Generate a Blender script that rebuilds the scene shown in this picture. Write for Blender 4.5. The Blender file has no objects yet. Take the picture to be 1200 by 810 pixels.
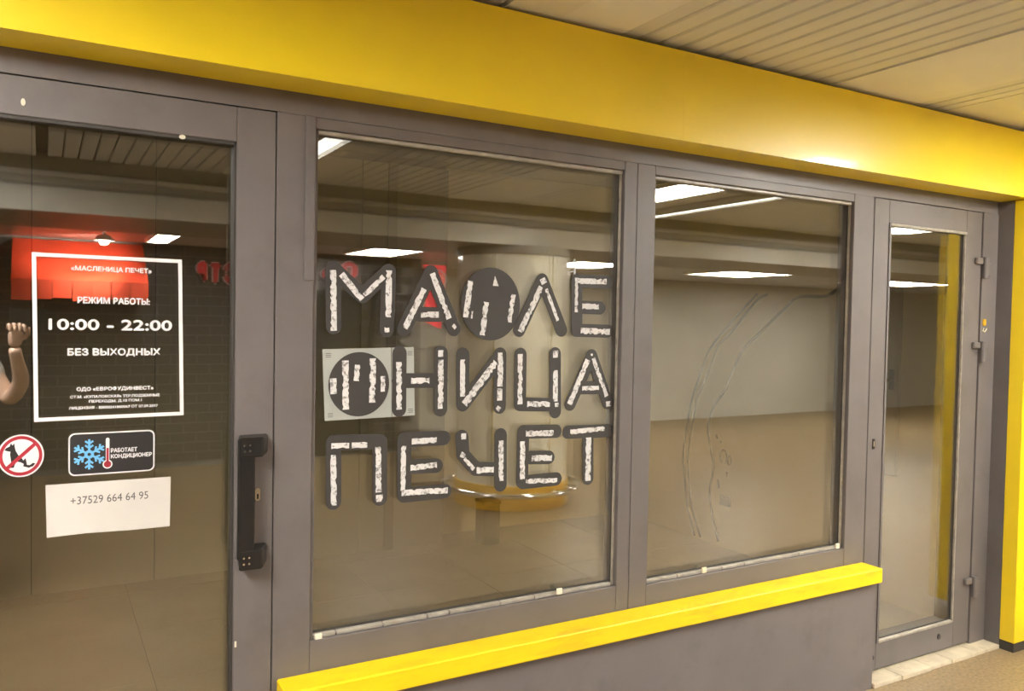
import bpy, bmesh, math, random
from mathutils import Vector, Matrix
from math import radians, sin, cos, pi

random.seed(7)
scene = bpy.context.scene
C = scene.collection

# ------------------------------------------------------------------ camera, world, exposure
# x runs along the shop front (to the right), y goes into the shop, z is up; shop front face is y = 0
CAM = Vector((0.0, -2.298, 1.55))
YAW, PITCH, ROLL, FPX = 0.52204, 0.029406, 0.018617, 957.03
cam_data = bpy.data.cameras.new('camera')
cam_data.sensor_width = 36.0
cam_data.lens = FPX / 1200.0 * 36.0
cam_data.clip_start = 0.004
cam = bpy.data.objects.new('camera', cam_data)
C.objects.link(cam)
fwd = Vector((sin(YAW) * cos(PITCH), cos(YAW) * cos(PITCH), -sin(PITCH)))
rgt = Vector((cos(YAW), -sin(YAW), 0.0))
up = rgt.cross(fwd)
r2 = cos(ROLL) * rgt + sin(ROLL) * up
u2 = -sin(ROLL) * rgt + cos(ROLL) * up
m = Matrix((r2, u2, -fwd)).transposed().to_4x4()
m.translation = CAM
cam.matrix_world = m
scene.camera = cam

world = bpy.data.worlds.new('world')
scene.world = world
world.use_nodes = True
world.node_tree.nodes['Background'].inputs[0].default_value = (0.60, 0.55, 0.46, 1)
world.node_tree.nodes['Background'].inputs[1].default_value = 0.15
vs = scene.view_settings
vs.view_transform = 'Standard'
vs.look = 'None'
vs.gamma = 1.0
vs.use_curve_mapping = False
vs.exposure = 2.05

LAMP_RGB = (1.0, 0.965, 0.895)
LAMP_MAIN = 20.0        # tubes over the walkway in front of the shop
LAMP_SOFT = 1.3         # narrow opal strips
LAMP_FAR = 14.0         # lamps over the aisle behind the column

# ------------------------------------------------------------------ materials
def nodes_of(name):
    mt = bpy.data.materials.new(name)
    mt.use_nodes = True
    nt = mt.node_tree
    return mt, nt, nt.nodes['Principled BSDF']

def mat(name, col, rough=0.5, metal=0.0, var=0.10, scale=6.0, bump=0.0, bscale=60.0, coat=0.0, spec=0.5,
        dirt=None, dirt_scale=3.0, dirt_amt=0.5, dirt_lo=0.52, dirt_hi=0.72, stretch=(1, 1, 1)):
    mt, nt, p = nodes_of(name)
    N, K = nt.nodes, nt.links
    tc = N.new('ShaderNodeTexCoord')
    mp = N.new('ShaderNodeMapping')
    mp.inputs['Scale'].default_value = stretch
    K.new(tc.outputs['Object'], mp.inputs['Vector'])
    nz = N.new('ShaderNodeTexNoise')
    nz.inputs['Scale'].default_value = scale
    nz.inputs['Detail'].default_value = 5
    K.new(mp.outputs[0], nz.inputs['Vector'])
    rp = N.new('ShaderNodeValToRGB')
    rp.color_ramp.elements[0].position = 0.3
    rp.color_ramp.elements[1].position = 0.7
    a = [max(0.0, c * (1 - var)) for c in col] + [1]
    b = [min(1.0, c * (1 + var)) for c in col] + [1]
    rp.color_ramp.elements[0].color = a
    rp.color_ramp.elements[1].color = b
    K.new(nz.outputs['Fac'], rp.inputs['Fac'])
    out = rp.outputs['Color']
    if dirt:
        n2 = N.new('ShaderNodeTexNoise')
        n2.inputs['Scale'].default_value = dirt_scale
        n2.inputs['Detail'].default_value = 8
        n2.inputs['Roughness'].default_value = 0.65
        K.new(mp.outputs[0], n2.inputs['Vector'])
        r3 = N.new('ShaderNodeValToRGB')
        r3.color_ramp.elements[0].position = dirt_lo
        r3.color_ramp.elements[1].position = dirt_hi
        r3.color_ramp.elements[0].color = (0, 0, 0, 1)
        r3.color_ramp.elements[1].color = (dirt_amt, dirt_amt, dirt_amt, 1)
        K.new(n2.outputs['Fac'], r3.inputs['Fac'])
        mx = N.new('ShaderNodeMixRGB')
        mx.inputs[2].default_value = (*dirt, 1)
        K.new(r3.outputs['Color'], mx.inputs[0])
        K.new(out, mx.inputs[1])
        out = mx.outputs[0]
    K.new(out, p.inputs['Base Color'])
    p.inputs['Roughness'].default_value = rough
    p.inputs['Metallic'].default_value = metal
    p.inputs['Specular IOR Level'].default_value = spec
    p.inputs['Coat Weight'].default_value = coat
    p.inputs['Coat Roughness'].default_value = 0.08
    if bump:
        n3 = N.new('ShaderNodeTexNoise')
        n3.inputs['Scale'].default_value = bscale
        n3.inputs['Detail'].default_value = 4
        K.new(tc.outputs['Object'], n3.inputs['Vector'])
        bp = N.new('ShaderNodeBump')
        bp.inputs['Strength'].default_value = bump
        bp.inputs['Distance'].default_value = 0.002
        K.new(n3.outputs['Fac'], bp.inputs['Height'])
        K.new(bp.outputs[0], p.inputs['Normal'])
    return mt

def emit(name, col, strength):
    mt, nt, p = nodes_of(name)
    p.inputs['Base Color'].default_value = (0.8, 0.8, 0.8, 1)
    p.inputs['Emission Color'].default_value = (*col, 1)
    p.inputs['Emission Strength'].default_value = strength
    return mt

def pane_material(name, r0, tint):
    """thin pane: clear transmission plus a mirror share that grows towards grazing angles (Schlick)"""
    mt = bpy.data.materials.new(name)
    mt.use_nodes = True
    nt = mt.node_tree
    N, K = nt.nodes, nt.links
    N.remove(N['Principled BSDF'])
    lw = N.new('ShaderNodeLayerWeight')
    lw.inputs['Blend'].default_value = 0.5
    pw = N.new('ShaderNodeMath'); pw.operation = 'POWER'; pw.inputs[1].default_value = 5.0
    K.new(lw.outputs['Facing'], pw.inputs[0])
    ma = N.new('ShaderNodeMath'); ma.operation = 'MULTIPLY_ADD'
    ma.inputs[1].default_value = 1 - r0
    ma.inputs[2].default_value = r0
    K.new(pw.outputs[0], ma.inputs[0])
    tr = N.new('ShaderNodeBsdfTransparent'); tr.inputs[0].default_value = (*tint, 1)
    gl = N.new('ShaderNodeBsdfGlossy'); gl.inputs['Color'].default_value = (1, 1, 1, 1)
    gl.inputs['Roughness'].default_value = 0.0
    mx = N.new('ShaderNodeMixShader')
    K.new(ma.outputs[0], mx.inputs[0]); K.new(tr.outputs[0], mx.inputs[1]); K.new(gl.outputs[0], mx.inputs[2])
    K.new(mx.outputs[0], N['Material Output'].inputs['Surface'])
    return mt

M = {}
M['yellow'] = mat('yellow_paint', (0.93, 0.69, 0.015), 0.34, var=0.03, scale=3, coat=0.3, bump=0.03, bscale=9)
M['yellow_worn'] = mat('worn_yellow_paint', (0.97, 0.67, 0.004), 0.5, var=0.05, scale=14, bump=0.15, bscale=40,
                       dirt=(0.55, 0.36, 0.02), dirt_scale=9, dirt_amt=0.55, stretch=(0.4, 1, 2))
M['grey'] = mat('grey_frame_paint', (0.150, 0.134, 0.130), 0.42, var=0.07, scale=5, bump=0.06, bscale=120,
                dirt=(0.10, 0.088, 0.08), dirt_scale=4, dirt_amt=0.5)
M['grey_seam'] = mat('dark_seam', (0.035, 0.028, 0.026), 0.7)
M['plinth'] = mat('grey_plinth_paint', (0.165, 0.148, 0.146), 0.55, var=0.06, scale=4, bump=0.12, bscale=50,
                  dirt=(0.12, 0.105, 0.10), dirt_scale=6, dirt_amt=0.6)
M['bead'] = mat('glazing_bead', (0.36, 0.33, 0.28), 0.35, var=0.2, scale=30)
M['gasket'] = mat('rubber_gasket', (0.05, 0.045, 0.04), 0.6)
M['white_plastic'] = mat('white_plastic', (0.80, 0.76, 0.62), 0.4, var=0.05)
M['black'] = mat('black_metal', (0.012, 0.011, 0.011), 0.35, var=0.2, scale=30)
M['brass'] = mat('worn_brass', (0.50, 0.43, 0.30), 0.3, metal=0.7)
M['glass'] = pane_material('shop_glass', 0.104, (0.962, 0.957, 0.93))
M['vinyl'] = mat('dark_grey_vinyl', (0.046, 0.043, 0.041), 0.55, var=0.06, scale=20)
M['foil'] = mat('white_foil', (0.72, 0.715, 0.72), 0.5, var=0.06, scale=60, bump=0.5, bscale=160,
                dirt=(0.16, 0.15, 0.15), dirt_scale=85, dirt_amt=0.85, dirt_lo=0.53, dirt_hi=0.62)
M['card'] = mat('pale_plastic_card', (0.40, 0.42, 0.39), 0.4, var=0.05, scale=8)
M['white_print'] = mat('white_print', (0.72, 0.715, 0.73), 0.5, var=0.02)
M['black_print'] = mat('black_print', (0.02, 0.018, 0.018), 0.5, var=0.05)
M['ink'] = mat('grey_ink', (0.10, 0.09, 0.09), 0.6, var=0.1)
M['red_print'] = mat('red_print', (0.38, 0.020, 0.035), 0.5, var=0.04)
M['blue_print'] = mat('blue_print', (0.15, 0.45, 0.78), 0.5, var=0.06)
M['paper'] = mat('paper', (0.60, 0.575, 0.54), 0.7, var=0.04, scale=9, bump=0.15, bscale=12)
M['ceiling'] = mat('beige_ceiling_panel', (0.71, 0.70, 0.68), 0.35, var=0.04, scale=2)
M['ceiling_plain'] = mat('plain_ceiling_strip', (0.82, 0.80, 0.77), 0.5, var=0.03, scale=3)
M['ceiling_gap'] = mat('ceiling_void', (0.16, 0.14, 0.10), 0.8)
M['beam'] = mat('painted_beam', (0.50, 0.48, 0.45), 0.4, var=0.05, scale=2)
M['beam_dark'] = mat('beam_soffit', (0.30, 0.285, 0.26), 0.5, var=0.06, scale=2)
M['column'] = mat('column_cladding', (0.80, 0.79, 0.72), 0.12, metal=0.0, var=0.04, scale=2)
M['chrome'] = mat('chrome', (0.75, 0.74, 0.72), 0.10, metal=1.0, var=0.02)
M['base_yellow'] = mat('yellow_column_base', (0.70, 0.40, 0.02), 0.35, var=0.06)
M['brick'] = mat('dark_brick_tile', (0.040, 0.036, 0.034), 0.40, var=0.35, scale=3)
M['mortar'] = mat('grey_mortar', (0.20, 0.19, 0.18), 0.8)
M['hall_wall'] = mat('beige_hall_wall', (0.56, 0.54, 0.48), 0.5, var=0.08, scale=0.8)
M['hall_floor'] = mat('brown_granite_floor', (0.26, 0.19, 0.105), 0.42, var=0.30, scale=70, bump=0.08, bscale=30,
                      dirt=(0.18, 0.13, 0.07), dirt_scale=2.5, dirt_amt=0.5)
M['tile'] = mat('beige_threshold_tile', (0.58, 0.51, 0.38), 0.5, var=0.10, scale=14, dirt=(0.30, 0.25, 0.18), dirt_scale=18, dirt_amt=0.6)
M['in_wall'] = mat('beige_interior_wall', (0.76, 0.62, 0.37), 0.7, var=0.08, scale=1.5, dirt=(0.82, 0.71, 0.48), dirt_scale=5, dirt_amt=0.5)
M['in_panel'] = mat('interior_wall_panel', (0.40, 0.335, 0.22), 0.6, var=0.04, scale=2)
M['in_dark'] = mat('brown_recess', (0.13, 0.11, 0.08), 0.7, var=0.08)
M['in_floor'] = mat('interior_floor_tile', (0.40, 0.325, 0.20), 0.5, var=0.10, scale=3, dirt=(0.30, 0.26, 0.19), dirt_scale=2, dirt_amt=0.5)
M['brown_strip'] = mat('strip_brown', (0.29, 0.235, 0.15), 0.7)
M['grout'] = mat('floor_grout', (0.20, 0.17, 0.12), 0.8)
M['pencil'] = mat('painted_line', (0.035, 0.028, 0.02), 0.7)
M['grey_plastic'] = mat('grey_plastic', (0.06, 0.055, 0.05), 0.5)
M['red_fabric'] = mat('red_awning_fabric', (0.75, 0.075, 0.03), 0.6, var=0.08, scale=3)
M['red_sign'] = mat('red_sign_letter', (0.70, 0.03, 0.05), 0.35, var=0.15, scale=8)
M['pink_edge'] = mat('pale_letter_edge', (0.88, 0.78, 0.75), 0.5)
M['dark_glass'] = mat('dark_shop_glass', (0.02, 0.019, 0.018), 0.15, var=0.1)
M['lamp_body'] = mat('white_lamp_body', (0.75, 0.73, 0.68), 0.4, var=0.02)
M['tube_main'] = emit('lit_tube', LAMP_RGB, LAMP_MAIN)
M['tube_soft'] = emit('soft_strip', LAMP_RGB, LAMP_SOFT)
M['tube_far'] = emit('far_tube', LAMP_RGB, LAMP_FAR)
M['poster'] = emit('backlit_red_poster', (1.0, 0.10, 0.10), 0.35)
M['poster'].node_tree.nodes['Principled BSDF'].inputs['Base Color'].default_value = (0.7, 0.03, 0.05, 1)
M['skin'] = mat('skin', (0.66, 0.45, 0.35), 0.5, var=0.05, scale=12)
M['shirt'] = mat('pale_shirt', (0.55, 0.52, 0.50), 0.8, var=0.05)
M['trousers'] = mat('dark_trousers', (0.03, 0.03, 0.034), 0.8, var=0.1)
M['hair'] = mat('dark_hair', (0.03, 0.02, 0.014), 0.6)
M['shoe'] = mat('black_shoe', (0.02, 0.02, 0.02), 0.5)

# ------------------------------------------------------------------ mesh helpers
def box(bm, x0, x1, y0, y1, z0, z1):
    v = [bm.verts.new(p) for p in ((x0, y0, z0), (x1, y0, z0), (x1, y1, z0), (x0, y1, z0),
                                   (x0, y0, z1), (x1, y0, z1), (x1, y1, z1), (x0, y1, z1))]
    for f in ((0, 3, 2, 1), (4, 5, 6, 7), (0, 1, 5, 4), (1, 2, 6, 5), (2, 3, 7, 6), (3, 0, 4, 7)):
        bm.faces.new([v[i] for i in f])
    return v

def prism(bm, pts, y0, y1):
    """closed outline in (x, z), extruded from y0 (front) to y1 (back)"""
    a = [bm.verts.new((p[0], y0, p[1])) for p in pts]
    b = [bm.verts.new((p[0], y1, p[1])) for p in pts]
    n = len(pts)
    bm.faces.new(a); bm.faces.new(list(reversed(b)))
    for i in range(n):
        bm.faces.new((a[i], b[i], b[(i + 1) % n], a[(i + 1) % n]))

def capsule(bm, x0, z0, x1, z1, w, y0, y1, seg=8):
    a = math.atan2(z1 - z0, x1 - x0)
    pts = []
    for i in range(seg + 1):
        t = a - pi / 2 + pi * i / seg
        pts.append((x1 + w / 2 * cos(t), z1 + w / 2 * sin(t)))
    for i in range(seg + 1):
        t = a + pi / 2 + pi * i / seg
        pts.append((x0 + w / 2 * cos(t), z0 + w / 2 * sin(t)))
    prism(bm, pts, y0, y1)

def bar(bm, x0, z0, x1, z1, w, y0, y1):
    l = math.hypot(x1 - x0, z1 - z0)
    nx, nz = -(z1 - z0) / l * w / 2, (x1 - x0) / l * w / 2
    prism(bm, [(x0 - nx, z0 - nz), (x1 - nx, z1 - nz), (x1 + nx, z1 + nz), (x0 + nx, z0 + nz)], y0, y1)

def disc(bm, cx, cz, rx, rz, y0, y1, n=40):
    prism(bm, [(cx + rx * cos(2 * pi * i / n), cz + rz * sin(2 * pi * i / n)) for i in range(n)], y0, y1)

def ring(bm, cx, cz, r_in, r_out, y0, y1, n=40, k=1.0):
    def loop(r, y):
        return [bm.verts.new((cx + k * r * cos(2 * pi * i / n), y, cz + r * sin(2 * pi * i / n))) for i in range(n)]
    a, b, c, d = loop(r_out, y0), loop(r_in, y0), loop(r_in, y1), loop(r_out, y1)
    for p, q in ((a, b), (b, c), (c, d), (d, a)):
        for i in range(n):
            j = (i + 1) % n
            bm.faces.new((p[i], p[j], q[j], q[i]))

def tube(bm, path, r, seg=10, cap=True):
    rings = []
    n = len(path)
    rr = r if isinstance(r, (list, tuple)) else [r] * n
    for i, p in enumerate(path):
        p = Vector(p)
        t = Vector(path[min(i + 1, n - 1)]) - Vector(path[max(i - 1, 0)])
        t.normalize()
        u = t.cross(Vector((0, 0, 1)))
        if u.length < 1e-3:
            u = t.cross(Vector((0, 1, 0)))
        u.normalize()
        w = t.cross(u)
        rings.append([bm.verts.new(p + rr[i] * (cos(2 * pi * k / seg) * u + sin(2 * pi * k / seg) * w)) for k in range(seg)])
    for i in range(n - 1):
        for k in range(seg):
            bm.faces.new((rings[i][k], rings[i][(k + 1) % seg], rings[i + 1][(k + 1) % seg], rings[i + 1][k]))
    if cap:
        bm.faces.new(rings[0]); bm.faces.new(rings[-1])

def lathe(bm, prof, cx, cy, n=48):
    """profile (r, z) turned about a vertical axis"""
    rings = [[bm.verts.new((cx + r * cos(2 * pi * k / n), cy + r * sin(2 * pi * k / n), z)) for k in range(n)] for r, z in prof]
    for i in range(len(prof) - 1):
        for k in range(n):
            bm.faces.new((rings[i][k], rings[i][(k + 1) % n], rings[i + 1][(k + 1) % n], rings[i + 1][k]))

def torus(bm, c, R, r, n=64, s=10):
    rings = []
    for i in range(n):
        a = 2 * pi * i / n
        rings.append([bm.verts.new((c[0] + (R + r * cos(2 * pi * k / s)) * cos(a), c[1] + (R + r * cos(2 * pi * k / s)) * sin(a),
                                    c[2] + r * sin(2 * pi * k / s))) for k in range(s)])
    for i in range(n):
        for k in range(s):
            bm.faces.new((rings[i][k], rings[(i + 1) % n][k], rings[(i + 1) % n][(k + 1) % s], rings[i][(k + 1) % s]))

def obj(name, bm, material, parent=None, bevel=0.0, smooth=False):
    if isinstance(bm, bpy.types.Mesh):
        me = bm
    else:
        bmesh.ops.recalc_face_normals(bm, faces=bm.faces[:])
        if bevel:
            bmesh.ops.bevel(bm, geom=bm.edges[:], offset=bevel, segments=1, affect='EDGES', clamp_overlap=True)
        me = bpy.data.meshes.new(name)
        bm.to_mesh(me)
        bm.free()
        me.materials.append(M[material])
    if smooth:
        for p in me.polygons:
            p.use_smooth = True
    o = bpy.data.objects.new(name, me)
    C.objects.link(o)
    if parent is not None:
        o.parent = parent
        o.matrix_parent_inverse = parent.matrix_basis.inverted()
    return o

def B(name, dims, material, parent=None, bevel=0.0):
    bm = bmesh.new()
    for d in (dims if isinstance(dims, list) else [dims]):
        box(bm, *d)
    return obj(name, bm, material, parent, bevel)

def empty(name, loc):
    o = bpy.data.objects.new(name, None)
    o.location = loc
    o.empty_display_size = 0.1
    C.objects.link(o)
    return o

def tag(o, label, cat, group=None, kind=None):
    o['label'] = label
    o['category'] = cat
    if group: o['group'] = group
    if kind: o['kind'] = kind
    return o

def struct(o, label, cat):
    return tag(o, label, cat, kind='structure')

def text_bm(s, x0, x1, z0, z1, yf, yb, face=-1, offset=0.0, bold=0.0):
    """lettering from the built-in font fitted to a box on a vertical plane; face -1 looks to -y, +1 to +y"""
    cu = bpy.data.curves.new('txt', 'FONT')
    cu.body = s
    cu.resolution_u = 3
    cu.offset = offset
    to = bpy.data.objects.new('txt', cu)
    C.objects.link(to)
    dg = bpy.context.evaluated_depsgraph_get()
    dg.update()
    me = bpy.data.meshes.new_from_object(to.evaluated_get(dg))
    bpy.data.objects.remove(to)
    bpy.data.curves.remove(cu)
    bm = bmesh.new()
    bm.from_mesh(me)
    bpy.data.meshes.remove(me)
    xs = [v.co.x for v in bm.verts]; ys = [v.co.y for v in bm.verts]
    lo, hi, bl, bh = min(xs), max(xs), min(ys), max(ys)
    for v in bm.verts:
        u = (v.co.x - lo) / (hi - lo)
        w = (v.co.y - bl) / (bh - bl)
        x = x0 + (x1 - x0) * u if face < 0 else x1 - (x1 - x0) * u
        v.co = (x, yf, z0 + (z1 - z0) * w)
    r = bmesh.ops.extrude_face_region(bm, geom=bm.faces[:])
    for g in r['geom']:
        if isinstance(g, bmesh.types.BMVert):
            g.co.y = yb
    if bold:
        base = [v for v in bm.verts]
        src = bm.verts[:] + bm.edges[:] + bm.faces[:]
        for k, (dx, dz) in enumerate(((1, 0), (-1, 0), (0, 1), (0, -1))):
            d = bmesh.ops.duplicate(bm, geom=src)
            bmesh.ops.translate(bm, verts=[g for g in d['geom'] if isinstance(g, bmesh.types.BMVert)], vec=(dx * bold, -0.00003 * (k + 1), dz * bold))
    return bm

def text(name, s, x0, x1, z0, z1, yf, yb, material, parent, face=-1, offset=0.0, bold=0.0):
    return obj(name, text_bm(s, x0, x1, z0, z1, yf, yb, face, offset, bold), material, parent)

# ------------------------------------------------------------------ the passage: floor, ceilings, walls
XL, XR = -4.0, 16.0
floor = struct(B('floor', (XL, XR, -7.9, 0.06, -0.12, 0.0), 'hall_floor'), 'brown speckled stone floor of the passage in front of the shop', 'floor')

ceiling = struct(B('ceiling', (XL, XR, -3.36, 0.06, 2.525, 2.60), 'ceiling_gap'), 'beige slatted metal ceiling of the passage above the yellow fascia', 'ceiling')
PITCH_S = 0.0862
slat_me = {}
def slat_bay(x0, x1):
    n = max(1, round((x1 - x0) / PITCH_S))
    w = (x1 - x0) / n
    for i in range(n):
        key = round(w, 4)
        if key not in slat_me:
            bm = bmesh.new()
            box(bm, 0.004, w - 0.004, -3.36, -0.02, 2.500, 2.522)
            bmesh.ops.recalc_face_normals(bm, faces=bm.faces[:])
            bmesh.ops.bevel(bm, geom=[e for e in bm.edges if abs(e.verts[0].co.z - 2.5) < 1e-4 and abs(e.verts[1].co.z - 2.5) < 1e-4 and
                                      abs(e.verts[0].co.x - e.verts[1].co.x) < 1e-4], offset=0.006, segments=1, affect='EDGES')
            me = bpy.data.meshes.new('slat')
            bm.to_mesh(me); bm.free()
            me.materials.append(M['ceiling'])
            slat_me[key] = me
        o = obj('slat', slat_me[key], None, ceiling)
        o.location.x = x0 + i * w
def plain_strip(x0, x1, mtl='ceiling_plain', z=2.495):
    B('plain_strip', (x0, x1, -3.36, -0.02, z, 2.524), mtl, ceiling)

slat_bay(-3.0, -1.05); plain_strip(-1.05, -0.55)
plain_strip(-0.55, -0.035); slat_bay(0.02, 1.20)
plain_strip(1.20, 1.39, 'lamp_body', 2.492); plain_strip(1.39, 1.64)
slat_bay(1.64, 2.67); plain_strip(2.67, 3.18); slat_bay(3.18, 3.40)
plain_strip(3.40, 4.00, 'lamp_body', 2.500); slat_bay(4.00, 4.40)
plain_strip(4.40, 4.56, 'lamp_body', 2.492); slat_bay(4.56, 6.60)
plain_strip(6.60, 7.20); slat_bay(7.20, 9.40); plain_strip(9.40, 16.0)

beam = struct(empty('ceiling_beam', (3.5, -3.9, 2.17)), 'long painted beam across the passage resting on the round column', 'beam')
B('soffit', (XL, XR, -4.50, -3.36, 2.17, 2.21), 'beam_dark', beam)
B('lower_band', (XL, XR, -3.385, -3.345, 2.165, 2.315), 'beam', beam, 0.004)
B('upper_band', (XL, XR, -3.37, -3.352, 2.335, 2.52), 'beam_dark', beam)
B('ledge', (XL, XR, -3.39, -3.33, 2.375, 2.41), 'beam', beam, 0.004)
B('hanger', (3.005, 3.055, -3.41, -3.385, 2.19, 2.40), 'gasket', beam)
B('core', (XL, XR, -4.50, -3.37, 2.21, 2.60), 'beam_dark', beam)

struct(B('ceiling_aisle', (XL, XR, -7.9, -4.50, 2.26, 2.32), 'beam'), 'low pale ceiling over the aisle behind the column', 'ceiling')
struct(B('wall_far', (3.86, XR, -7.95, -7.80, 0, 2.26), 'hall_wall'), 'beige wall on the far side of the passage', 'wall')
struct(B('wall_hall_left', (XL - 0.1, XL, -7.9, 0.06, 0, 2.6), 'hall_wall'), 'beige wall closing the passage on the left', 'wall')
struct(B('wall_hall_right', (XR, XR + 0.1, -7.9, 0.06, 0, 2.6), 'hall_wall'), 'beige wall closing the passage on the right', 'wall')

# dark brick shop across the passage: each tile in view is a piece of its own
bw = struct(empty('wall_brick', (0, -6.5, 0)), 'dark brick tiled shop wall across the passage, mirrored in the glass', 'wall')
B('mortar_bed', [(XL, 3.86, -6.60, -6.508, 0, 2.26), (3.76, 3.86, -7.80, -6.60, 0, 2.26)], 'mortar', bw)
BW, BH = 0.25, 0.10
bm = bmesh.new()
box(bm, 0.007, BW - 0.007, -6.508, -6.500, 0.007, BH - 0.007)
bmesh.ops.recalc_face_normals(bm, faces=bm.faces[:])
brick_me = bpy.data.meshes.new('brick'); bm.to_mesh(brick_me); bm.free(); brick_me.materials.append(M['brick'])
rest = bmesh.new()
cnt = 0
for row in range(22, -1, -1):
    z = row * BH - 0.05
    off = (row % 2) * BW / 2
    for i in range(-17, 16):
        x = i * BW + off
        if x + BW > 3.87 or z < -0.01:
            continue
        if 2.30 < x + BW / 2 < 3.25 and z < 1.86:        # dark shop window
            continue
        if cnt < 298 and x > -0.55:
            o = obj('brick', brick_me, None, bw)
            o.location = (x, random.uniform(-0.002, 0.002), z)
            cnt += 1
        else:
            box(rest, x + 0.007, x + BW - 0.007, -6.508, -6.500, z + 0.007, z + BH - 0.007)
r = obj('more_bricks', rest, 'brick', bw); r['kind'] = 'stuff'
sw = struct(empty('window_3', (2.75, -6.5, 0.0)), 'dark shop window in the brick wall across the passage', 'window')
B('window_frame', [(2.27, 2.33, -6.52, -6.47, 0, 1.86), (3.22, 3.28, -6.52, -6.47, 0, 1.86), (2.33, 3.22, -6.52, -6.47, 1.80, 1.86)], 'black', sw)
B('pane', (2.33, 3.22, -6.512, -6.505, 0.02, 1.80), 'dark_glass', sw)

# ------------------------------------------------------------------ shop front structure
# yellow fascia: sheets with narrow joints
fas = struct(empty('trim_1', (2.0, -0.07, 2.18)), 'glossy yellow sheet fascia running above the windows and doors', 'fascia')
for a, b in ((-2.2, -0.62), (-0.62, 1.894), (1.894, 4.40), (4.40, 6.90)):
    B('fascia_sheet', (a + 0.0003, b - 0.0003, -0.15, -0.002, 2.178, 2.480), 'yellow', fas)
B('fascia_core', (-2.2, 6.9, -0.13, -0.01, 2.20, 2.47), 'grey_seam', fas)
# yellow post at the right
post = struct(empty('trim_2', (4.2, -0.1, 0.0)), 'yellow post at the right end of the shop front', 'post')
B('post_sheet', (4.050, 6.9, -0.150, -0.078, 0.045, 2.176), 'yellow', post, 0.003)
B('post_core', (4.060, 6.9, -0.140, 0.10, 0.0, 2.176), 'grey_seam', post)
B('post_step', (4.35, 6.9, -0.405, -0.151, 0.045, 2.480), 'yellow', post, 0.003)
B('jamb_panel', (4.049, 4.062, -0.078, 0.06, 0.01, 2.176), 'grey', post)
# grey header above door leaves and windows
head = struct(B('trim_3', (-2.2, 4.05, 0.0, 0.09, 2.118, 2.60), 'grey'), 'grey header rail under the yellow fascia', 'frame')
# plinth wall under the windows
pl = struct(B('wall_front', [(0.560, 3.095, -0.075, 0.09, 0.0, 0.468)], 'plinth'), 'low grey painted wall below the yellow window sill', 'wall')
bm = bmesh.new()
box(bm, 0.575, 3.105, -0.105, 0.0, 0.466, 0.528)
sill = obj('trim_4', bm, 'yellow_worn', None, 0.004)
struct(sill, 'bright worn yellow window sill board below the two windows', 'window sill')

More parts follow.
